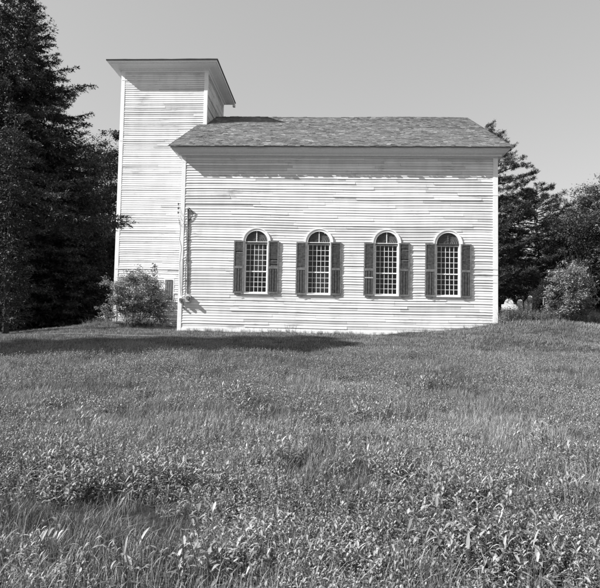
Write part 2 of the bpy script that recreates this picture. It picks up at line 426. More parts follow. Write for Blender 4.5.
for i in range(4):
    p,q=cor[i],cor[(i+1)%4]
    n=12
    for s_ in range(n):
        p0=Vector(p).lerp(Vector(q),s_/n); p1=Vector(p).lerp(Vector(q),(s_+1)/n)
        h0=.05+.02*noise.noise((p0.x*2,p0.y*2,5)) if s_ else .05; h1=.05+.02*noise.noise((p1.x*2,p1.y*2,5)) if s_<n-1 else .05
        tr.quad((*p0,zt),(*p1,zt),(*p1,zt+h1),(*p0,zt+h0)); tr.poly([(*p0,zt+h0),(*p1,zt+h1),(cx_,cy_,zt+.75)])
tr.poly([(*q,zt) for q in cor][::-1])
tr.build('tower_roof',M['tar'],tw)
# tower window with one dark shutter
t=MB(); t.box(-1.86,-1.80,TY-.03,TY+.1,1.24,2.32); t.box(-1.44,-1.38,TY-.03,TY+.1,1.24,2.32); t.box(-1.80,-1.44,TY-.03,TY+.1,2.26,2.32); t.box(-1.80,-1.44,TY-.05,TY+.1,1.24,1.30)
t.box(-1.80,-1.44,TY+.10,TY+.12,1.30,2.26,1)
t.build('tower_window',[M['trim'],M['sheath']],tw)
t=MB(); t.box(-1.795,-1.445,TY-.045,TY-.018,1.305,2.255)
for i in range(3): t.box(-1.775+i*.11,-1.69+i*.11,TY-.052,TY-.0455,1.36,2.20,1)
t.build('tower_shutter',[M['slat'],M['shut']],tw)

# windows ----------------------------------------------------------
def arc(xc,zc,r,n=20): return [(xc-r*math.cos(math.pi*q/n),zc+r*math.sin(math.pi*q/n)) for q in range(n+1)]
def window(xc,side,idx,tilt=0):
    """side=1 south (front), -1 north"""
    root_y=0 if side>0 else W
    Y=lambda y: root_y+side*y
    def bx(mb,xa,xb,ya,yb,za,zb,m=0):
        y0,y1=sorted((Y(ya),Y(yb))); mb.box(xa,xb,y0,y1,za,zb,m)
    mb=MB(); ri,ro=WR,WR+.095
    bx(mb,xc-ro,xc-ri,-.035,.12,ZB-.0,ZS); bx(mb,xc+ri,xc+ro,-.035,.12,ZB,ZS)
    A,B=arc(xc,ZS,ro),arc(xc,ZS,ri)
    for q in range(20):
        (ax,az),(bx_,bz),(cx,cz),(dx,dz)=A[q],A[q+1],B[q+1],B[q]
        mb.quad((ax,Y(-.04),az),(bx_,Y(-.04),bz),(cx,Y(-.04),cz),(dx,Y(-.04),dz))
        mb.quad((ax,Y(-.04),az),(bx_,Y(-.04),bz),(bx_,Y(.02),bz),(ax,Y(.02),az)); mb.quad((dx,Y(-.04),dz),(cx,Y(-.04),cz),(cx,Y(.12),cz),(dx,Y(.12),dz))
    # drip strip round the arch
    A2,B2=arc(xc,ZS,ro+.025),arc(xc,ZS,ro-.012)
    for q in range(20):
        mb.quad((A2[q][0],Y(-.062),A2[q][1]),(A2[q+1][0],Y(-.062),A2[q+1][1]),(B2[q+1][0],Y(-.062),B2[q+1][1]),(B2[q][0],Y(-.062),B2[q][1]))
        mb.quad((A2[q][0],Y(-.062),A2[q][1]),(A2[q+1][0],Y(-.062),A2[q+1][1]),(A2[q+1][0],Y(.01),A2[q+1][1]),(A2[q][0],Y(.01),A2[q][1]))
        mb.quad((B2[q][0],Y(-.062),B2[q][1]),(B2[q+1][0],Y(-.062),B2[q+1][1]),(B2[q+1][0],Y(-.04),B2[q+1][1]),(B2[q][0],Y(-.04),B2[q][1]))
    w=mb.build('window',M['trim'],church)
    s=MB(); bx(s,xc-ro-.03,xc+ro+.03,-.07,.12,ZB-.045,ZB-.002); s.build('window_sill',M['trim'],w)
    # sash with muntins 5 x (5+4)
    s=MB(); zt=ZS-.06; zr=ZB+ (zt-ZB)*.435; y0,y1=.045,.085
    st=.035; mt=.008
    bx(s,xc-ri+.002,xc-ri+st,y0,y1,ZB,zt); bx(s,xc+ri-st,xc+ri-.002,y0,y1,ZB,zt)
    bx(s,xc-ri+st,xc+ri-st,y0,y1,ZB,ZB+.05); bx(s,xc-ri+st,xc+ri-st,y0,y1,zt-.03,zt); bx(s,xc-ri+st,xc+ri-st,y0-.01,y1,zr-.022,zr+.022)
    wi=2*(ri-st)
    for i in range(1,5): x=xc-ri+st+wi*i/5; bx(s,x-mt,x+mt,y0+.004,y1-.004,ZB+.05,zr-.022); bx(s,x-mt,x+mt,y0+.004,y1-.004,zr+.022,zt-.03)
    for za,zb,n in ((ZB+.05,zr-.022,4),(zr+.022,zt-.03,5)):
        for i in range(1,n): z=za+(zb-za)*i/n; bx(s,xc-ri+st,xc+ri-st,y0+.008,y1-.008,z-mt,z+mt)
    s.build('sash',M['trim'],w)
    g=MB(); g.quad((xc-ri,Y(.066),ZB),(xc+ri,Y(.066),ZB),(xc+ri,Y(.066),zt),(xc-ri,Y(.066),zt)); g.build('pane',M['glass'],w)
    if side>0 and idx in (0,1):
        cu=MB(); xa,xb,za,zb={0:(-.12,.30,.75,1.86),1:(-.16,.36,.08,1.05)}[idx]; nn=26; pv=None
        for q in range(nn+1):
            x=xc+xa+(xb-xa)*q/nn; yy=.26+.02*math.sin(q*1.9)+.012*math.sin(q*.7+1); zl=ZB+za+.05*noise.noise((q*.35,idx,0)); zh=ZB+zb+.04*noise.noise((q*.3,idx,5))
            if pv: cu.quad((pv[0],Y(pv[1]),pv[2]),(x,Y(yy),zl),(x,Y(yy),zh),(pv[0],Y(pv[1]),pv[3]))
            pv=(x,yy,zl,zh)
        cu.build('curtain',M['cloth'],w)
    # fan panel with ribs and a pale upright
    f=MB(); Bf=arc(xc,ZS,ri-.001)
    f.poly([(x,Y(.03),z) for x,z in Bf]); f.poly([(x,Y(.10),z) for x,z in Bf])
    for r in (.12,.20,.28,.35,.42):
        a1,a0=arc(xc,ZS,r,16),arc(xc,ZS,r-.03,16)
        for q in range(16): f.quad((a1[q][0],Y(.012),a1[q][1]),(a1[q+1][0],Y(.012),a1[q+1][1]),(a0[q+1][0],Y(.028),a0[q+1][1]),(a0[q][0],Y(.028),a0[q][1]))
    bx(f,xc-ri+.001,xc+ri-.001,.005,.10,ZS-.058,ZS-.0)
    f.build('fan_panel',M['fan'],w)
    f=MB(); bx(f,xc-.014,xc+.014,-.004,.011,ZS+.002,ZS+ri-.004); bx(f,xc-ri+.002,xc+ri-.002,-.012,.004,ZS-.012,ZS+.012); f.build('fan_bar',M['trim'] if idx!=3 else M['fan'],w)
    if side<0: return
    # shutters
    for sgn in (-1,1):
        dz=(.02,.0,-.0,.0)[idx]+random.uniform(-.012,.012); wd=.405
        Tm=Matrix.Translation(Vector((xc+sgn*(ro-.055),-.048,ZB-.045+dz)))@Matrix.Rotation(sgn*R(random.uniform(1.5,4.5)),4,'Z')@Matrix.Rotation(R(random.uniform(-.5,.5)+tilt),4,'Y')
        H=ZS-ZB+.055
        def sb_(mb,xa,xb,ya,yb,za,zb,m=0):
            if sgn<0: xa,xb=-xb,-xa
            mb.box(xa,xb,ya,yb,za,zb,m,Tm)
        s=MB(); e=.05
        sb_(s,0,e,-.036,0,0,H); sb_(s,wd-e,wd,-.036,0,0,H); sb_(s,e,wd-e,-.036,0,0,.075); sb_(s,e,wd-e,-.036,0,H-.055,H)
        mr=H*.47; sb_(s,e,wd-e,-.037,0,mr,mr+.085)
        so=s.build('shutter',M['shut'],church)
        if idx==2 and sgn<0: so['label']='shutter with one extra crosspiece in its lower half'
        u=MB(); nz=19; za,zb=mr+.085,H-.055
        for i in range(nz):
            z=za+(zb-za)*(i+.1)/nz; z2=za+(zb-za)*(i+1)/nz; o_=random.uniform(-.004,.004)
            # sloped slat
            xa,xb=(e,wd-e) if sgn>0 else (-wd+e,-e)
            if random.random()<.04: continue
            p=[(xa,-.030+o_,z),(xb,-.030-o_,z),(xb,-.012,z2),(xa,-.012,z2)]
            u.poly([tuple(Tm@Vector(q)) for q in p])
        sb_(u,e,wd-e,-.009,-.005,za,zb)
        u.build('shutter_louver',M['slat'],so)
        u=MB(); sb_(u,e,wd-e,-.012,-.006,.075,mr)
        nb=3
        for i in range(nb):
            xa=e+.012+(wd-2*e)*i/nb; xb=e+(wd-2*e)*(i+1)/nb-.018
            sb_(u,xa,xb,-.030,-.013,.085,mr-.01)
        if idx==2 and sgn<0: sb_(u,e,wd-e,-.036,-.031,mr*.70,mr*.70+.045,1)
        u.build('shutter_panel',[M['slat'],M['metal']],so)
        # iron hold-back under the shutter
        h=MB(); x=xc+sgn*(ro+.06); h.tube([(x,.0,ZB-.075),(x,-.07,ZB-.085),(x+sgn*.10,-.075,ZB-.10)],.008,6); h.build('shutter_hook',M['wire'],so)
for i,x in enumerate(WX): window(x,1,i)
for i,x in enumerate(WX): window(x,-1,i)

# electric service on the corner
em=MB()
xm=.33
em.tube([(xm-.05,-.04,4.62),(xm-.03,-.04,3.4),(xm,-.04,2.2),(xm+.02,-.04,1.40)],.024,8)
for z in (4.3,3.5,2.7,1.9): em.box(xm-.07,xm+.06,-.052,-.0,z,z+.035)
em.build('conduit',M['pipe'],church)
h=MB(); h.tube([(xm-.05,-.05,4.60),(xm-.05,-.055,4.70),(xm-.03,-.08,4.75),(xm+.02,-.11,4.72)],[.03,.035,.04,.035],8); h.build('weatherhead',M['pipe'],church)
m_=MB()
for (x,z,w,hh,dd) in ((.30,1.20,.20,.26,.14),(.05,1.14,.15,.16,.12)): m_.box(x,x+w,-dd,-.02,z-hh/2,z+hh/2)
m_.build('meter_box',M['metal'],church)
def cyl(x,z,r,y0,y1):
    q=MB(); q.tube([(x,y0,z),(x,(y0+y1)/2,z),(x,y1,z)],[r,r,r*.85],12); q.build('meter_glass',M['pipe'],church)
cyl(.41,1.22,.075,-.14,-.25); cyl(.13,1.15,.065,-.12,-.22); cyl(.20,.86,.04,-.015,-.12)
q=MB(); q.tube([(.21,-.05,1.06),(.21,-.05,.88)],.012,6); q.build('cable_stub',M['pipe'],church)
for i,z in enumerate((4.92,4.75,4.58)):
    q=MB(); q.tube([(-.02,-.02,z),(-.13,-.03,z)],.010,6); q.tube([(-.12,-.03,z-.035),(-.12,-.03,z),(-.12,-.03,z+.035)],[.028,.02,.028],8); q.build('insulator',M['wire'],church)
wr=MB()
for i,z in enumerate((4.92,4.75,4.58)):
    wr.tube([(-.12,-.04,z),(-.05,-.06,z-.3-.1*i),(.08,-.06,z-.5),(.20+.02*i,-.08,z-.25),(xm+.02,-.11,4.70)],.004,5)
wr.tube([(-.05,-.10,4.3),(.02,-.10,3.9),(-.0,-.12,3.5),(.08,-.09,3.2),(.03,-.09,2.6),(.06,-.09,1.9),(.11,-.07,1.3)],.009,5)
wr.tube([(.10,-.03,2.75),(.13,-.10,2.65),(.11,-.10,1.9),(.13,-.06,1.5)],.006,5)
wr.tube([(xm+.02,-.11,4.73),(xm+.16,-.06,4.55),(xm+.08,-.05,4.36),(xm-.03,-.05,4.25)],.012,5)
wr.build('service_wire',M['wire'],church)

# ------------------------------------------------------------------ vegetation builders
def rhomb(P,D,ln,wd,up=None):
    """quads at P along D"""
    n=len(P); D=D/np.linalg.norm(D,axis=1,keepdims=True)
    if up is None: U=rng.normal(size=(n,3))
    else: U=up
    Sd=np.cross(D,U); Sd/=np.linalg.norm(Sd,axis=1,keepdims=True)+1e-9
    ln=np.broadcast_to(ln,(n,))[:,None]; wd=np.broadcast_to(wd,(n,))[:,None]
    Nn=np.cross(Sd,D)
    V=np.stack([P,P+D*ln*.45+Sd*wd*.5,P+D*ln+Nn*ln*-.12,P+D*ln*.45-Sd*wd*.5],1).reshape(-1,3)
    F=np.arange(4*n).reshape(n,4); return V,F
def join(parts):
    Vs=[];Fs=[];o=0
    for V,F in parts: Vs.append(V);Fs.append(F+o);o+=len(V)
    return np.concatenate(Vs),np.concatenate(Fs)

def conifer_meshes(H,rad,z0,seed,mat,lv=.34,nb=6,ln=.15,wd=.035,dens=1.0,droop=.25,layer=0,extra=None,trunk_r=None):
    """rad(z)->branch reach"""
    g=np.random.default_rng(seed); rd=random.Random(seed); tb=MB()
    r0=trunk_r or H*.016
    tb.tube([(0.02*math.sin(k),0.02*math.cos(k*1.3),-.4+(H+.2)*k/10) for k in range(11)],[max(.012,r0*(1-k/10.5)) for k in range(11)],8)
    P=[];D=[];U=[]
    z=z0; brs=[]
    while z<H-.15:
        n=nb if layer==0 else rd.choice((3,4,5,6))
        a0=rd.random()*6.28
        for i in range(n):
            a=a0+6.283*i/n+rd.uniform(-.35,.35); Lb=rad(z)*rd.uniform(.72,1.12)
            if rd.random()<.06: Lb*=1.18
            brs.append((a,z+rd.uniform(-.12,.12),Lb))
        z+=lv*(rd.uniform(.7,1.3) if layer==0 else rd.uniform(.8,1.9))
    if extra: brs+=extra
    for a,zb,Lb in brs:
        if Lb<.12: Lb=.12
        up=sst(H*.55,H,zb); dr=droop*(1-up)-.35*up
        ca,sa=math.cos(a),math.sin(a); n=max(4,int(Lb*6))
        s=np.linspace(0,1,n+1)
        zz=zb-Lb*(dr*s*1.3-.42*droop*s**3*1.6)+Lb*.04*np.sin(s*7+a*3)
        wob=a+.12*np.sin(s*4+a*7)
        X=np.stack([Lb*s*np.cos(wob),Lb*s*np.sin(wob),zz],1)
        tb.tube([tuple(q) for q in X[::max(1,n//5)]]+[tuple(X[-1])],[max(.006,.011*Lb*(1-k/6.5)) for k in range(len(X[::max(1,n//5)])+1)],4,cap=False)
        m=max(5,int(Lb*15*dens)); ts=g.uniform(.10,1,m)**.8
        bp=np.stack([np.interp(ts,s,X[:,k]) for k in range(3)],1)
        T=np.array([ca,sa,-dr*.6]); side=np.array([-sa,ca,0])
        sg=g.choice([-1,1],m)
        tl=(np.clip(1-ts,.0,1)*.38*Lb**.8+.16)*g.uniform(.6,1.2,m)
        td=T[None]*g.uniform(.5,.95,m)[:,None]+side[None]*(sg*g.uniform(.5,1.0,m))[:,None]+np.array([0,0,-1])*g.uniform(.0,.5,m)[:,None]*(1-up)
        td/=np.linalg.norm(td,axis=1,keepdims=True)
        for j in range(m):
            q=max(3,int(tl[j]/.045)); t=g.uniform(0,1,q)
            P.append(bp[j]+td[j]*(t*tl[j])[:,None]+g.normal(size=(q,3))*.02)
            D.append(td[j]+g.normal(size=(q,3))*.55+np.array([0,0,.12]))
    P=np.concatenate(P);D=np.concatenate(D)
    V,F=rhomb(P,D,g.uniform(.6,1.25,len(P))*ln,g.uniform(.7,1.3,len(P))*wd)
    return tb,np_mesh('crown',V,F,mat)

def broad_meshes(H,cr,seed,mat,n_cl=60,per=350,leaf=.12,zc=None,stems=1,trunk_r=.16,csize=.85,low=0.0,flat=1.0,upb=.6,pale=False,rag=.25):
    """clumped broadleaf crown; cr=(rx,ry,rz) radii, zc crown centre"""
    g=np.random.default_rng(seed); rd=random.Random(seed); tb=MB()
    rx,ry,rz=cr; zc=H-rz if zc is None else zc
    C=[]
    while len(C)<n_cl:
        d=g.normal(size=3); d/=np.linalg.norm(d); r=g.uniform(.25,1)**.5
        wob=1+rag*noise.noise((d[0]*1.6+seed,d[1]*1.6,d[2]*1.6))*2
        p=np.array([d[0]*rx,d[1]*ry,d[2]*rz])*r*wob
        if zc+p[2]<low: continue
        C.append(p+np.array([0,0,zc]))
    C=np.array(C)
    bases=[(rd.uniform(-.25,.25)*stems*.4,rd.uniform(-.25,.25)*stems*.4) if stems>1 else (0,0) for _ in range(stems)]
    tops=[]
    for b in bases:
        zt=zc+rz*.35; ox,oy=b[0]*3+rd.uniform(-.2,.2)*rx*.5,b[1]*3+rd.uniform(-.2,.2)*ry*.5
        if stems==1: ox,oy=ox*.4,oy*.4
        pts=[(b[0]+(ox-b[0])*(k/6)**1.3+.05*math.sin(k*2+seed),b[1]+(oy-b[1])*(k/6)**1.3,-.3+(zt+.3)*k/6) for k in range(7)]
        tb.tube([(0,0,-.45)]+pts,[trunk_r*1.3]+[trunk_r*(1.25 if k==0 else 1-k*.13) for k in range(7)],8); tops.append(pts)
    for c in C:
        pts=rd.choice(tops); k=rd.choice((2,3,4,5)); s=np.array(pts[k])
        if s[2]>c[2]: s=np.array(pts[max(1,k-2)])
        mid=(s+c)/2+g.normal(size=3)*.12*np.linalg.norm(c-s)*.6+np.array([0,0,.05])
        r=max(.008,trunk_r*.22)
        tb.tube([tuple(s),tuple(mid),tuple(c)],[r,r*.6,r*.2],5,cap=False)
    P=[];
    for c in C:
        k=int(per*g.uniform(.5,1.4)); sz=csize*g.uniform(.55,1.25)
        # sub-sprays
        ns=7; sc=c+g.normal(size=(ns,3))*sz*np.array([.55,.55,.38*flat])
        idx=g.integers(0,ns,k); P.append(sc[idx]+g.normal(size=(k,3))*sz*np.array([.26,.26,.17*flat]))
    P=np.concatenate(P); P=P[P[:,2]>low*.6+.05]
    n=len(P); D=g.normal(size=(n,3)); D[:,2]=D[:,2]*.5-.15
    U=g.normal(size=(n,3))*.65+np.array([0,0,upb*1.5])
    V,F=rhomb(P,D,g.uniform(.6,1.35,n)*leaf,g.uniform(.6,1.2,n)*leaf*.55,U)
    return tb,np_mesh('crown',V,F,mat)
def tree(name,x,y,tb,cm,label,cat='tree',group=None,rz=0,bark='bark',sc=1,tn='trunk',cn='crown'):
    e=empty(name,(x,y,gz(x,y)),rz,label,cat,group,sc)
    tb.build(tn,M[bark],e); c=link(cn,cm,e)
    return e

# left side ---------------------------------------------------------
def rS(z): return min(5.5,.56*(20.3-z)**.97+.1)
t1=conifer_meshes(20.3,rS,.3,31,M['needle'],lv=.33,nb=8,dens=1.5,ln=.17,wd=.045)
s1=tree('spruce_tree',-12.2,9.0,*t1,'towering dark spruce at the left edge, its top above the frame',group='spruces beside the tower')
def rS2(z): return min(3.4,.52*(10.5-z)+.1)
S2x,S2y=-9.2,9.2
dirx,diry=-3.75-S2x,4.05-S2y; aa=math.atan2(diry,dirx); ll=math.hypot(dirx,diry)
t2=conifer_meshes(10.2,rS2,.2,37,M['needle'],lv=.27,nb=8,dens=1.6,wd=.045)
s2=tree('spruce_tree',S2x,S2y,*t2,'smaller spruce standing between the towering one and the tower',group='spruces beside the tower')
tn=conifer_meshes(9.0,lambda z:min(.85,.2*(9.3-z)+.1),.6,39,M['needle'],lv=.26,nb=7,dens=1.5,extra=[(math.atan2(2,4.25),5.35,4.8),(math.atan2(2.08,4.25),5.5,4.6),(math.atan2(1.9,4.25),5.2,4.5),(math.atan2(1.8,4.25),4.9,3.4),(math.atan2(2,4.25),6.3,2.8)])
tree('spruce_tree',-6.65,-.4,*tn,'slender spruce at the left frame edge, its long branch passing before the tower corner',group='spruces beside the tower')
t3=conifer_meshes(6.0,lambda z:min(2.4,.5*(6.3-z)+.1),.1,41,M['needle'],lv=.26,nb=7,dens=1.2)
s3=tree('young_spruce',-11.0,4.6,*t3,'low dark young spruce under the big spruce, near the left edge',group='young spruces under the big spruce')
copy_tree(s3,(-8.6,8.8,gz(-8.6,8.8)),1.3,1.15,'low dark young spruce between the big spruce and the tower','young spruces under the big spruce')
copy_tree(s3,(-13.6,6.5,gz(-13.6,6.5)),2.9,1.2,'low dark young spruce at the frame edge, half out of view','young spruces under the big spruce')
t=broad_meshes(14.8,(3.4,3.4,6.0),51,M['leafdark'],n_cl=150,per=560,leaf=.15,csize=.9,low=1.5)
d1=tree('maple_tree',-10.2,18.5,*t,'leafy tree rising between the dark spruce and the tower')
copy_tree(d1,(-16.5,22,gz(-16.5,22)),2.0,(1.3,1.3,.95),'leafy tree half hidden behind the big spruce')
copy_tree(d1,(-6.6,21,gz(-6.6,21)),4.1,(1.0,1.0,.80),'leafy tree mostly hidden behind the tower')
# trees beyond the left edge, they throw the long shadow over the grass
t=broad_meshes(14.6,(2.5,2.0,5.3),61,M['leafdark'],n_cl=230,per=480,leaf=.21,csize=.62,low=3.2,zc=9.2,rag=.5)
o1=tree('roadside_maple',-10.3,-9.95,*t,'tall leafy tree standing left of the view in the meadow',group='trees left of the view')
copy_tree(o1,(-14.6,-13.0,gz(-14.6,-13)),1.2,(1.1,1.05,.85),'second leafy tree farther left of the view','trees left of the view')
copy_tree(s2,(-20.5,4.0,gz(-20,4)),2.2,(1.7,1.7,1.6),'broad spruce out of view beyond the big spruce','trees left of the view')
copy_tree(s2,(-24,0.5,gz(-24,.5)),4.2,(1.9,1.9,1.8),'broadest spruce far left of the view','trees left of the view')

# right side ---------------------------------------------------------
def pine_meshes(H,rad,z0,seed,mat,nb=60,ntuft=16,ln=.2,wd=.032,cl=11,rise=.12):
    g=np.random.default_rng(seed); tb=MB(); tr=[(.12*math.sin(k*.9+seed),.12*math.cos(k*.7),-.4+(H+.2)*k/10) for k in range(11)]
    tb.tube(tr,[max(.02,H*.014*(1-k/10.6)) for k in range(11)],8); P=[];D=[]
    for i in range(nb):
        f=(i+g.uniform(-.3,.3))/nb; z=z0+(H-.2-z0)*min(1,max(0,f))**.9; a=i*2.4+g.uniform(-.5,.5); Lb=rad(z)*g.uniform(.55,1.15)
        n=6; s=np.linspace(0,1,n+1); X=np.stack([Lb*s*np.cos(a+.15*np.sin(s*4+i)),Lb*s*np.sin(a+.15*np.sin(s*4+i)),z+Lb*(rise*s+.10*s**3+.03*np.sin(s*8+i))],1)
        tb.tube([tuple(q) for q in X],[max(.008,.016*Lb*(1-k/7)) for k in range(n+1)],5,cap=False)
        m=int(Lb*cl)+4; ts=g.uniform(.18,1,m)**.75; w=.30*Lb**.6*(1.15-ts)+.12
        b=np.stack([np.interp(ts,s,X[:,k]) for k in range(3)],1); side=np.array([-math.sin(a),math.cos(a),0])
        c=b+side[None]*(g.uniform(-1,1,m)*w)[:,None]+g.normal(size=(m,3))*np.array([.06,.06,.07])
        for q in c:
            d=g.normal(size=(ntuft,3)); d[:,2]=np.abs(d[:,2])*.8+.1; P.append(np.repeat(q[None],ntuft,0)+g.normal(size=(ntuft,3))*.05); D.append(d+np.array([math.cos(a),math.sin(a),0])*.5)
    P=np.concatenate(P);D=np.concatenate(D); V,F=rhomb(P,D,g.uniform(.6,1.2,len(P))*ln,g.uniform(.7,1.3,len(P))*wd)
    return tb,np_mesh('crown',V,F,mat)
t=pine_meshes(13.7,lambda z:max(.5,min(4.7,.66*(14.2-z)+1.15)),1.6,71,M['pine'],nb=135,cl=13)
p1=tree('pine_tree',17.0,20.5,*t,'tall layered pine rising behind the right end of the roof')
t=pine_meshes(9.6,lambda z:max(.5,min(3.8,.9*(10-z)+.5)),.8,73,M['pine'],nb=105,cl=13)
p2=tree('hemlock_tree',21.2,20.5,*t,'sloping hemlock just right of the tall pine')
t=broad_meshes(10.3,(4.4,4.2,4.3),81,M['leaf'],n_cl=130,per=420,leaf=.15,csize=.85,low=1.6,stems=2,trunk_r=.13,zc=6.0)
m1=tree('maple_tree',27.0,18.5,*t,'broad leafy maple at the right edge of the view')
t=broad_meshes(8.3,(2.5,2.5,3.2),83,M['leaf'],n_cl=70,per=300,leaf=.14,csize=.65,low=2.0,stems=2,trunk_r=.09)
b1=tree('birch_tree',23.4,17.5,*t,'thin open tree with sky showing through, behind the round bush',bark='bark')
copy_tree(b1,(26.2,25,gz(26,25)),1.9,(1.3,1.3,1.05),'open leafy tree between the hemlock and the maple')
copy_tree(m1,(20.5,30,gz(20,30)),2.1,(1.0,1.0,.8),'leafy tree in shade behind the gravestones')
copy_tree(m1,(34.5,24,gz(34,24)),.7,(1.1,1.1,1.05),'leafy tree beyond the right edge of the view')
t=conifer_meshes(5.2,lambda z:min(2.3,.5*(5.5-z)+.1),.0,91,M['needle'],lv=.24,nb=7,dens=1.1)
k1=tree('low_hemlock',18.8,25.5,*t,'low dark hemlock behind the small gravestones',group='low hemlocks in the graveyard')
for x,y,s,lb in ((23.5,24,1.1,'low dark hemlock left of the round bush, in deep shade'),(26.8,22,1.2,'low dark hemlock behind the round bush'),(14.5,27,1.2,'low dark hemlock hidden by the church corner'),(30,17,1.0,'low dark hemlock at the right edge below the maple')):
    copy_tree(k1,(x,y,gz(x,y)),x,s,lb,'low hemlocks in the graveyard')
# round bush
t=broad_meshes(2.35,(1.15,1.0,1.12),95,M['bush'],n_cl=90,per=330,leaf=.065,csize=.29,low=.1,zc=1.12,stems=5,trunk_r=.025,upb=.8,rag=.10)
tree('round_bush',15.05,.8,*t,'big round pale-leaved bush at the right edge',cat='bush',tn='stem',cn='foliage')
# bush before the tower
t=broad_meshes(2.6,(1.45,.9,1.22),97,M['bush'],n_cl=95,per=430,leaf=.07,csize=.34,low=.1,zc=1.22,stems=6,trunk_r=.022,upb=.6,rag=.4)
bsh=tree('lilac_bush',-2.65,3.0,*t,'shaggy leafy bush standing against the foot of the tower',cat='bush',tn='stem',cn='foliage')
g=np.random.default_rng(5); n=340; tt=g.uniform(0,1,n); P=np.stack([-.0+.12*g.normal(size=n)*(1.25-tt),.0+.12*g.normal(size=n),1.0+1.75*tt],1)
D=g.normal(size=(n,3)); D[:,2]+=.6; V,F=rhomb(P,D,.095,.045)
shoot=empty('sapling',(-1.95,3.05,gz(-1.95,3.05)),0,'slender sapling poking up through the bush beside the tower','sapling')
s_=MB(); s_.tube([(0,0,-.1),(.04,0,1.2),(0,0,2.78)],[.02,.014,.004],6); s_.build('stem',M['bark'],shoot); link('foliage',np_mesh('foliage',V,F,M['leafdark']),shoot)

# far wood closing the view behind everything
g=np.random.default_rng(8); n=150000
x=g.uniform(-60,75,n); hgt=np.array([7.5+2.6*noise.noise((a*.09,2,0))+2.2*noise.noise((a*.35,7,0)) for a in x]); 
zz=g.uniform(0,1,n)**.8*hgt; y=44+3*np.sin(x*.3)+g.normal(size=n)*1.8+(zz/hgt)**2*2
P=np.stack([x,y,zz+1.2],1)+g.normal(size=(n,3))*.3
D=g.normal(size=(n,3)); V,F=rhomb(P,D,.42,.26)
tag(link('far_wood',np_mesh('far_wood',V,F,M['leafdark'])),'dark wood closing the view behind church and graveyard','wood',kind='stuff')

# gravestones ---------------------------------------------------------
def stone(x,y,w,h,th,shape,mat,label,rz=0,lean=0):
    if shape=='shoulder':
        pts=[(-w/2,0),(-w/2,h*.66)]+[(-w*.32,h*.68)]+[(-w*.31*math.cos(math.pi*q/12),h*.70+h*.30*math.sin(math.pi*q/12)) for q in range(13)]+[(w*.32,h*.68),(w/2,h*.66),(w/2,0)]
    elif shape=='round': pts=[(-w/2,0)]+[(-w/2*math.cos(math.pi*q/10),h-w*.4+w*.4*math.sin(math.pi*q/10)) for q in range(11)]+[(w/2,0)]
    else: pts=[(-w/2,0),(-w*.38,h*.9),(0,h),(w*.38,h*.9),(w/2,0)]
    m=MB(); e=.012
    m.poly([(px*.98,-th/2,pz*.99) for px,pz in pts]); m.poly([(px*.98,th/2,pz*.99) for px,pz in pts][::-1])
    for i in range(len(pts)):
        a,b=pts[i],pts[(i+1)%len(pts)]
        m.quad((a[0]*.98,-th/2,a[1]*.99),(b[0]*.98,-th/2,b[1]*.99),(b[0],-th/2+e,b[1]),(a[0],-th/2+e,a[1]))
        m.quad((a[0],-th/2+e,a[1]),(b[0],-th/2+e,b[1]),(b[0],th/2-e,b[1]),(a[0],th/2-e,a[1]))
        m.quad((a[0],th/2-e,a[1]),(b[0],th/2-e,b[1]),(b[0]*.98,th/2,b[1]*.99),(a[0]*.98,th/2,a[1]*.99))
    o=m.build('gravestone',mat); o.location=(x,y,gz(x,y)-.15); o.rotation_euler=(R(lean*.5),R(lean),rz)
    tag(o,label,'gravestone','gravestones behind the church'); return o
stone(18.45,18.2,1.0,1.18,.18,'shoulder',M['marble'],'large white gravestone with rounded top and square shoulders',-.5)
stone(19.35,18.5,.36,1.2,.1,'round',M['marble'],'small low white gravestone nearest the big one',-.5,-3)
stone(19.68,18.6,.3,1.15,.1,'point',M['marble'],'small pointed gravestone, middle of the row of small ones',-.4,4)
stone(20.0,18.6,.3,1.45,.1,'round',M['marble'],'narrow tallest of the small white gravestones',-.5,2)
stone(19.0,17.8,.30,.70,.1,'point',M['slate_old'],'small leaning stone at the right foot of the large gravestone',-.3,-14)
stone(20.9,18.5,.07,1.6,.07,'point',M['slate_old'],'thin upright marker post left of the round bush',0,1)['category']='post'

# ------------------------------------------------------------------ grass and weeds
def hidden_obj(name,me):
    o=bpy.data.objects.new(name,me); return o
def tuft(n,h0,h1,w,spread,seed,mat,lean=.35):
    g=np.random.default_rng(seed); V=[];F=[]
    for i in range(n):
        a=g.uniform(0,6.283); r=spread*math.sqrt(g.uniform(0,1)); h=g.uniform(h0,h1); az=g.uniform(0,6.283); ln=abs(g.normal())*lean*h
        if g.random()<.12: ln*=2
        b=np.array([r*math.cos(a),r*math.sin(a),-.02]); d=np.array([math.cos(az),math.sin(az),0]); s=np.array([-d[1],d[0],0])*w*g.uniform(.6,1.3)*.5
        tw=g.uniform(-.6,.6); s=s*math.cos(tw)+d*np.linalg.norm(s)*math.sin(tw)
        p=[b,b+d*ln*.18+np.array([0,0,h*.45]),b+d*ln*.55+np.array([0,0,h*.8]),b+d*ln+np.array([0,0,h*(1-.1*ln/h)])]
        k=len(V)
        for q,f in ((0,1),(1,.95),(2,.7)): V+= [p[q]-s*f,p[q]+s*f]
        V+=[p[3]-s*.08,p[3]+s*.08]
        for q in range(3): F.append((k+2*q,k+2*q+1,k+2*q+3,k+2*q+2))
    return np_mesh('tuft',np.array(V),np.array(F),mat)
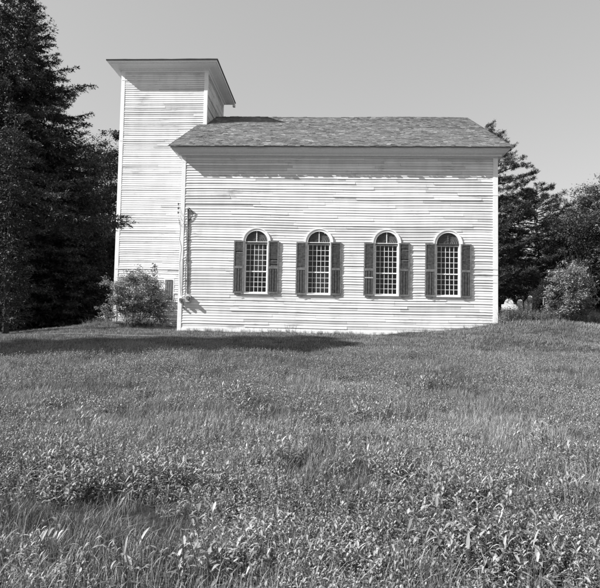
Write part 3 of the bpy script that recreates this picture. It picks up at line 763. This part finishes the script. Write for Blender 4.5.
def leaf_geo(V,F,base,d,ln,wd,droop,g,fold=.18):
    """broad lance leaf, 3 segments, folded along the midrib"""
    d=d/np.linalg.norm(d); s=np.cross(d,[0,0,1.0]); s/=np.linalg.norm(s)+1e-9; u=np.cross(s,d)
    k=len(V); prof=((0,.12),(.28,.85),(.55,1),(.8,.62),(1,.03)); 
    for t,w in prof:
        c=base+d*ln*t-np.array([0,0,1])*droop*ln*t*t
        V+=[c-s*wd*.5*w+u*fold*wd*w,c,c+s*wd*.5*w+u*fold*wd*w]
    for q in range(len(prof)-1):
        a=k+3*q; F+=[(a,a+1,a+4,a+3),(a+1,a+2,a+5,a+4)]
def leafy(seed,stems,h,ln,wd,mat,spread=.1,pairs=6,up=.5):
    g=np.random.default_rng(seed); V=[];F=[];mb=MB()
    for s in range(stems):
        a=g.uniform(0,6.28); r=spread*math.sqrt(g.uniform(0,1)); b=np.array([r*math.cos(a),r*math.sin(a),-.02]); hh=h*g.uniform(.6,1.1); tilt=np.array([math.cos(a),math.sin(a),0])*g.uniform(0,.35)*hh
        pts=[b,b+tilt*.4+np.array([0,0,hh*.5]),b+tilt+np.array([0,0,hh])]
        mb.tube([(0,0,-.05)]+[tuple(p) for p in pts],[.005,.004,.003,.002],4,cap=False)
        az=g.uniform(0,6.28)
        for i in range(pairs):
            t=.2+.8*i/(pairs-1) if pairs>1 else 1; p=b+tilt*t*t+np.array([0,0,hh*t]); az+=1.57+g.uniform(-.4,.4)
            for q in (0,3.14):
                aa=az+q+g.uniform(-.3,.3); el=up*(.3+t*.9)+g.uniform(-.2,.25); d=np.array([math.cos(aa)*math.cos(el),math.sin(aa)*math.cos(el),math.sin(el)])
                leaf_geo(V,F,p,d,ln*g.uniform(.6,1.15)*(1.05-.35*t),wd*g.uniform(.6,1.2),g.uniform(.1,.85),g,g.uniform(.03,.3))
    return mb,np_mesh('leaves',np.array(V),np.array(F),mat)
def scatter(name,pts,scl,protos,label,cat,rotv=None):
    """one object: an instancer over points, geometry nodes"""
    coln=bpy.data.collections.new(name+'_source')
    for i,me in enumerate(protos): coln.objects.link(hidden_obj(f'{name}_source_{"abcdefghijkl"[i]}',me))
    me=bpy.data.meshes.new(name); me.vertices.add(len(pts)); me.vertices.foreach_set('co',np.ascontiguousarray(pts,dtype=np.float32).ravel())
    n=len(pts); g=np.random.default_rng(n)
    rot=np.stack([g.normal(size=n)*.12,g.normal(size=n)*.12,g.uniform(0,6.283,n)],1)
    a=me.attributes.new('rot','FLOAT_VECTOR','POINT'); a.data.foreach_set('vector',rot.astype(np.float32).ravel())
    a=me.attributes.new('scl','FLOAT','POINT'); a.data.foreach_set('value',np.asarray(scl,dtype=np.float32))
    me.update(); o=link(name,me); tag(o,label,cat,kind='stuff')
    ng=bpy.data.node_groups.new(name,'GeometryNodeTree')
    ng.interface.new_socket('Geometry',in_out='INPUT',socket_type='NodeSocketGeometry'); ng.interface.new_socket('Geometry',in_out='OUTPUT',socket_type='NodeSocketGeometry')
    gi=ng.nodes.new('NodeGroupInput'); go=ng.nodes.new('NodeGroupOutput'); ip=ng.nodes.new('GeometryNodeInstanceOnPoints')
    ci=ng.nodes.new('GeometryNodeCollectionInfo'); ci.inputs['Collection'].default_value=coln; ci.inputs['Separate Children'].default_value=True; ci.inputs['Reset Children'].default_value=True
    r=ng.nodes.new('GeometryNodeInputNamedAttribute'); r.data_type='FLOAT_VECTOR'; r.inputs[0].default_value='rot'
    s=ng.nodes.new('GeometryNodeInputNamedAttribute'); s.data_type='FLOAT'; s.inputs[0].default_value='scl'
    K=ng.links.new; K(gi.outputs[0],ip.inputs['Points']); K(ci.outputs[0],ip.inputs['Instance']); ip.inputs['Pick Instance'].default_value=True
    K(r.outputs[0],ip.inputs['Rotation']); K(s.outputs[0],ip.inputs['Scale']); K(ip.outputs[0],go.inputs[0])
    md=o.modifiers.new('scatter','NODES'); md.node_group=ng
    return o
CX,CY=5.786,-21.523
def sector(n,d0,d1,g,margin=2.0,pw=1.0):
    """points in the view wedge, by forward distance"""
    d=d0+(d1-d0)*g.uniform(0,1,n*3)**pw
    keep=g.uniform(0,1,n*3)<(.58*d+margin)/(.58*d1+margin); d=d[keep][:n]
    x=CX-.05*d+g.uniform(-1,1,len(d))*(.58*d+margin); return x,CY+d
def edge(x): return -6.6-.8*sst(2,-6,x)*2.2+.5*math.sin(x*.9)+.35*math.sin(x*2.3+1)+.5*sst(8,14,x)
def in_path(x,y):
    if x<-14 or x>3: return False
    yc=np.interp(x,[p[0] for p in pc],[p[1] for p in pc]); return abs(y-yc)<.07*(1-sst(0,3.5,x)*.8)
g=np.random.default_rng(77)
tall=[tuft(60,.06,.165,.0032,.12,100+i,M['grass'],.5) for i in range(5)]+[tuft(16,.18,.34,.0026,.11,120+i,M['grass'],.5)]
P=[];Sc=[]
for n,d0,d1 in ((6500,.6,5.5),(9500,5.5,9),(17000,9,17.5)):
    x,y=sector(n,d0,d1,g)
    for a,b in zip(x,y):
        if b<edge(a):
            h=1+.35*noise.noise((a*.6,b*.6,0))+.55*noise.noise((a*2.6,b*2.6,4))
            if noise.noise((a*1.1,b*1.1,9))<-.42: h*=.55
            P.append((a,b,gz(a,b))); Sc.append(h*(.86 if b<edge(a)-.8 else .7)*g.uniform(.65,1.2))
scatter('meadow_grass',np.array(P),Sc,tall,'tall unmown grass of the foreground meadow','grass')
shortp=[tuft(30,.03,.085,.005,.13,140+i,M['lawn'],.6) for i in range(5)]
P=[];Sc=[]
x,y=sector(42000,12,33,g,3)
for a,b in zip(x,y):
    if b>edge(a)-.6 and not (0<a<L and 0<b<W) and not (XA<a<XB and TY<b<TY+TD) and not in_path(a,b):
        k=1.0+.4*noise.noise((a*.8,b*.8,2))
        if a>L-2.5: k*=1+1.2*sst(-4,3,b)*sst(L-2.5,L+1,a)
        P.append((a,b,gz(a,b))); Sc.append(k*g.uniform(.7,1.3))
scatter('lawn_grass',np.array(P),Sc,shortp,'short grass growing round the church','grass')
# weeds mixed through the meadow
wd=[leafy(200+i,7,.17,.055,.011,M['weed'],.14,6,.9)[1] for i in range(4)]+[leafy(210+i,6,.12,.04,.013,M['weed'],.13,4,.5)[1] for i in range(3)]+[leafy(220,5,.16,.075,.014,M['weed'],.13,4,1.0)[1]]
P=[];Sc=[]
x,y=sector(38000,1.0,17,g)
for a,b in zip(x,y):
    f=noise.noise((a*.7+3,b*.7,1))+.5*noise.noise((a*2.2,b*2.2,6))+.28*sst(4,9,a)*sst(-10,-15,b)
    if b<edge(a)-.3 and f>.06+g.uniform(-.30,.30): P.append((a,b,gz(a,b)+.02)); Sc.append(g.uniform(.6,1.15))
scatter('meadow_weeds',np.array(P),Sc,wd,'low broad-leaved weeds growing through the meadow grass','weeds')
# rank growth by the right corner and below the bushes
rk=[leafy(230+i,7,.42,.08,.03,M['bush'],.16,7)[1] for i in range(3)]+[tuft(40,.2,.5,.007,.16,240,M['grass'])]
P=[];Sc=[]
for i in range(2600):
    a=g.uniform(L+.05,26); b=g.uniform(-.6,1)**1 if i%2 else g.uniform(.2,11.5); b+=(a-L)/4
    lim=(a-L)/2.68+.5
    if b<lim+1.5 or noise.noise((a*.5,b*.5,3))>.1: P.append((a,b,gz(a,b))); Sc.append(g.uniform(.6,1.15))
for i in range(160):
    a=g.uniform(XA-.6,-.2); b=g.uniform(2.1,TY-.15); P.append((a,b,gz(a,b))); Sc.append(g.uniform(.35,.8))
for i in range(130):
    a=g.uniform(.3,L-.2); b=g.uniform(-.3,-.08); P.append((a,b,gz(a,b))); Sc.append(g.uniform(.25,.5))
scatter('rank_weeds',np.array(P),Sc,rk,'rank tall weeds crowding the church corner and the graveyard edge','weeds')

# larger leafy plants, each its own
def pix(u,v,zg=None):
    """ground point seen at photo pixel (u,v)"""
    c=Vector((CX,CY,.2663)); fw=Vector((-.04908,.99727,.055187)); rt=Vector((.998662,.048098,.018976)); up=Vector((-.01627,-.056045,.998296))
    d=(fw+rt*((u-300)/560)-up*((v-294)/560)).normalized(); t=1.0
    for _ in range(4000):
        p=c+d*t
        if p.z<gz(p.x,p.y): break
        t+=.02
    return p
pl=[]
for i in range(4):
    mb,lm=leafy(300+i,12+i,.24,.11,.0165,M['bigleaf'],.20,7,.85); pl.append((mb,lm))
for i in range(2):
    mb,lm=leafy(320+i,11,.15,.20,.017,M['bigleaf'],.15,2,.85); pl.append((mb,lm))
protos=[]
spots=[(50,492,0),(72,500,1),(100,497,2),(128,490,3),(150,498,0),(172,486,1),(40,478,2),(205,492,3),(62,484,3),(140,478,2),
 (120,580,4),(140,574,5),(265,548,0),(320,566,4),(346,560,5),(405,575,4),(438,560,1),(500,548,2),(540,572,4),(566,560,0),(585,575,5),(452,574,5),
 (425,388,0),(445,390,1),(468,393,2),(492,388,3),(410,394,2),(300,425,0),(318,428,1),(255,420,2),(236,405,3),(370,425,3),(45,432,1),(85,430,0),
 (290,462,2),(385,478,3),(350,470,0),(430,505,1),(480,520,2),(560,505,0),(575,470,3),(530,450,1),(445,545,3),(30,560,4),(60,572,5),(215,575,1),(370,585,0),(480,585,2),(262,583,4)]
where=lambda u,v: ('at the bottom left corner' if u<150 and v>540 else 'in the pale clump at lower left' if u<215 and v>470 else 'in the meadow clump right of centre' if 400<u<500 and v<400 else 'at the bottom right corner' if u>530 and v>540 else 'in the bottom foreground' if v>540 else 'in the open meadow')
for i,(u,v,k) in enumerate(spots):
    p=pix(u,v); kind='long strap-leaved' if k>=4 else 'broad-leaved'
    sc=random.uniform(.85,1.15)*(1.08 if v>470 else 1.1)
    wh=where(u,v)
    lb=f'pale {kind} wild plant {wh}'
    gp=f'{kind} wild plants {wh}'
    if k not in [q for q,_ in protos]:
        e=empty('wild_plant',(p.x,p.y,gz(p.x,p.y)),random.uniform(0,6),lb,'plant',gp,sc)
        pl[k][0].build('stem',M['stem'],e); link('leaves',pl[k][1],e); protos.append((k,e))
    else:
        copy_tree(dict(protos)[k],(p.x,p.y,gz(p.x,p.y)),random.uniform(0,6),sc,lb,gp)
# small weed at the wall foot
mb,lm=leafy(350,9,.42,.07,.025,M['bush'],.28,8)
e=empty('wild_plant',(4.45,-.35,gz(4.45,-.35)),0,'weedy plant growing at the foot of the wall below the second window','plant'); mb.build('stem',M['stem'],e); link('leaves',lm,e)

# ------------------------------------------------------------------ camera, light, world
cam=bpy.data.cameras.new('camera'); co=bpy.data.objects.new('camera',cam); COL.objects.link(co); S.camera=co
cam.sensor_fit='HORIZONTAL'; cam.sensor_width=36; cam.lens=36*560/600; cam.clip_end=3000; cam.clip_start=.05
fw=Vector((-.04908,.99727,.055187)); rt=Vector((.998662,.048098,.018976)); up=Vector((-.01627,-.056045,.998296))
co.matrix_world=Matrix(((rt.x,up.x,-fw.x,CX),(rt.y,up.y,-fw.y,CY),(rt.z,up.z,-fw.z,.2663),(0,0,0,1)))
sv=Vector((2.68,1,-2.2)).normalized()
sl=bpy.data.lights.new('sun','SUN'); sl.energy=5; sl.angle=R(.53); sl.color=(1,1,1)
so=bpy.data.objects.new('sun',sl); COL.objects.link(so); so.rotation_euler=sv.to_track_quat('-Z','Y').to_euler(); so.location=(-20,-10,20)
w=bpy.data.worlds.new('World'); S.world=w; w.use_nodes=True; nt=w.node_tree; bg=nt.nodes['Background']
sky=nt.nodes.new('ShaderNodeTexSky'); sky.sky_type='NISHITA'; sky.sun_disc=False
sky.sun_elevation=math.asin(-sv.z); sky.sun_rotation=math.atan2(-sv.x,-sv.y); sky.dust_density=1.5
bw=nt.nodes.new('ShaderNodeRGBToBW'); nt.links.new(sky.outputs[0],bw.inputs[0]); pw=nt.nodes.new('ShaderNodeMath'); pw.operation='POWER'; pw.inputs[1].default_value=.45; nt.links.new(bw.outputs[0],pw.inputs[0])
ml=nt.nodes.new('ShaderNodeMath'); ml.operation='MULTIPLY'; ml.inputs[1].default_value=1.78; nt.links.new(pw.outputs[0],ml.inputs[0]); nt.links.new(ml.outputs[0],bg.inputs[0]); bg.inputs[1].default_value=.12
S.view_settings.view_transform='Standard'; S.view_settings.look='None'; S.view_settings.exposure=.88; S.view_settings.gamma=1
S.render.engine='CYCLES'
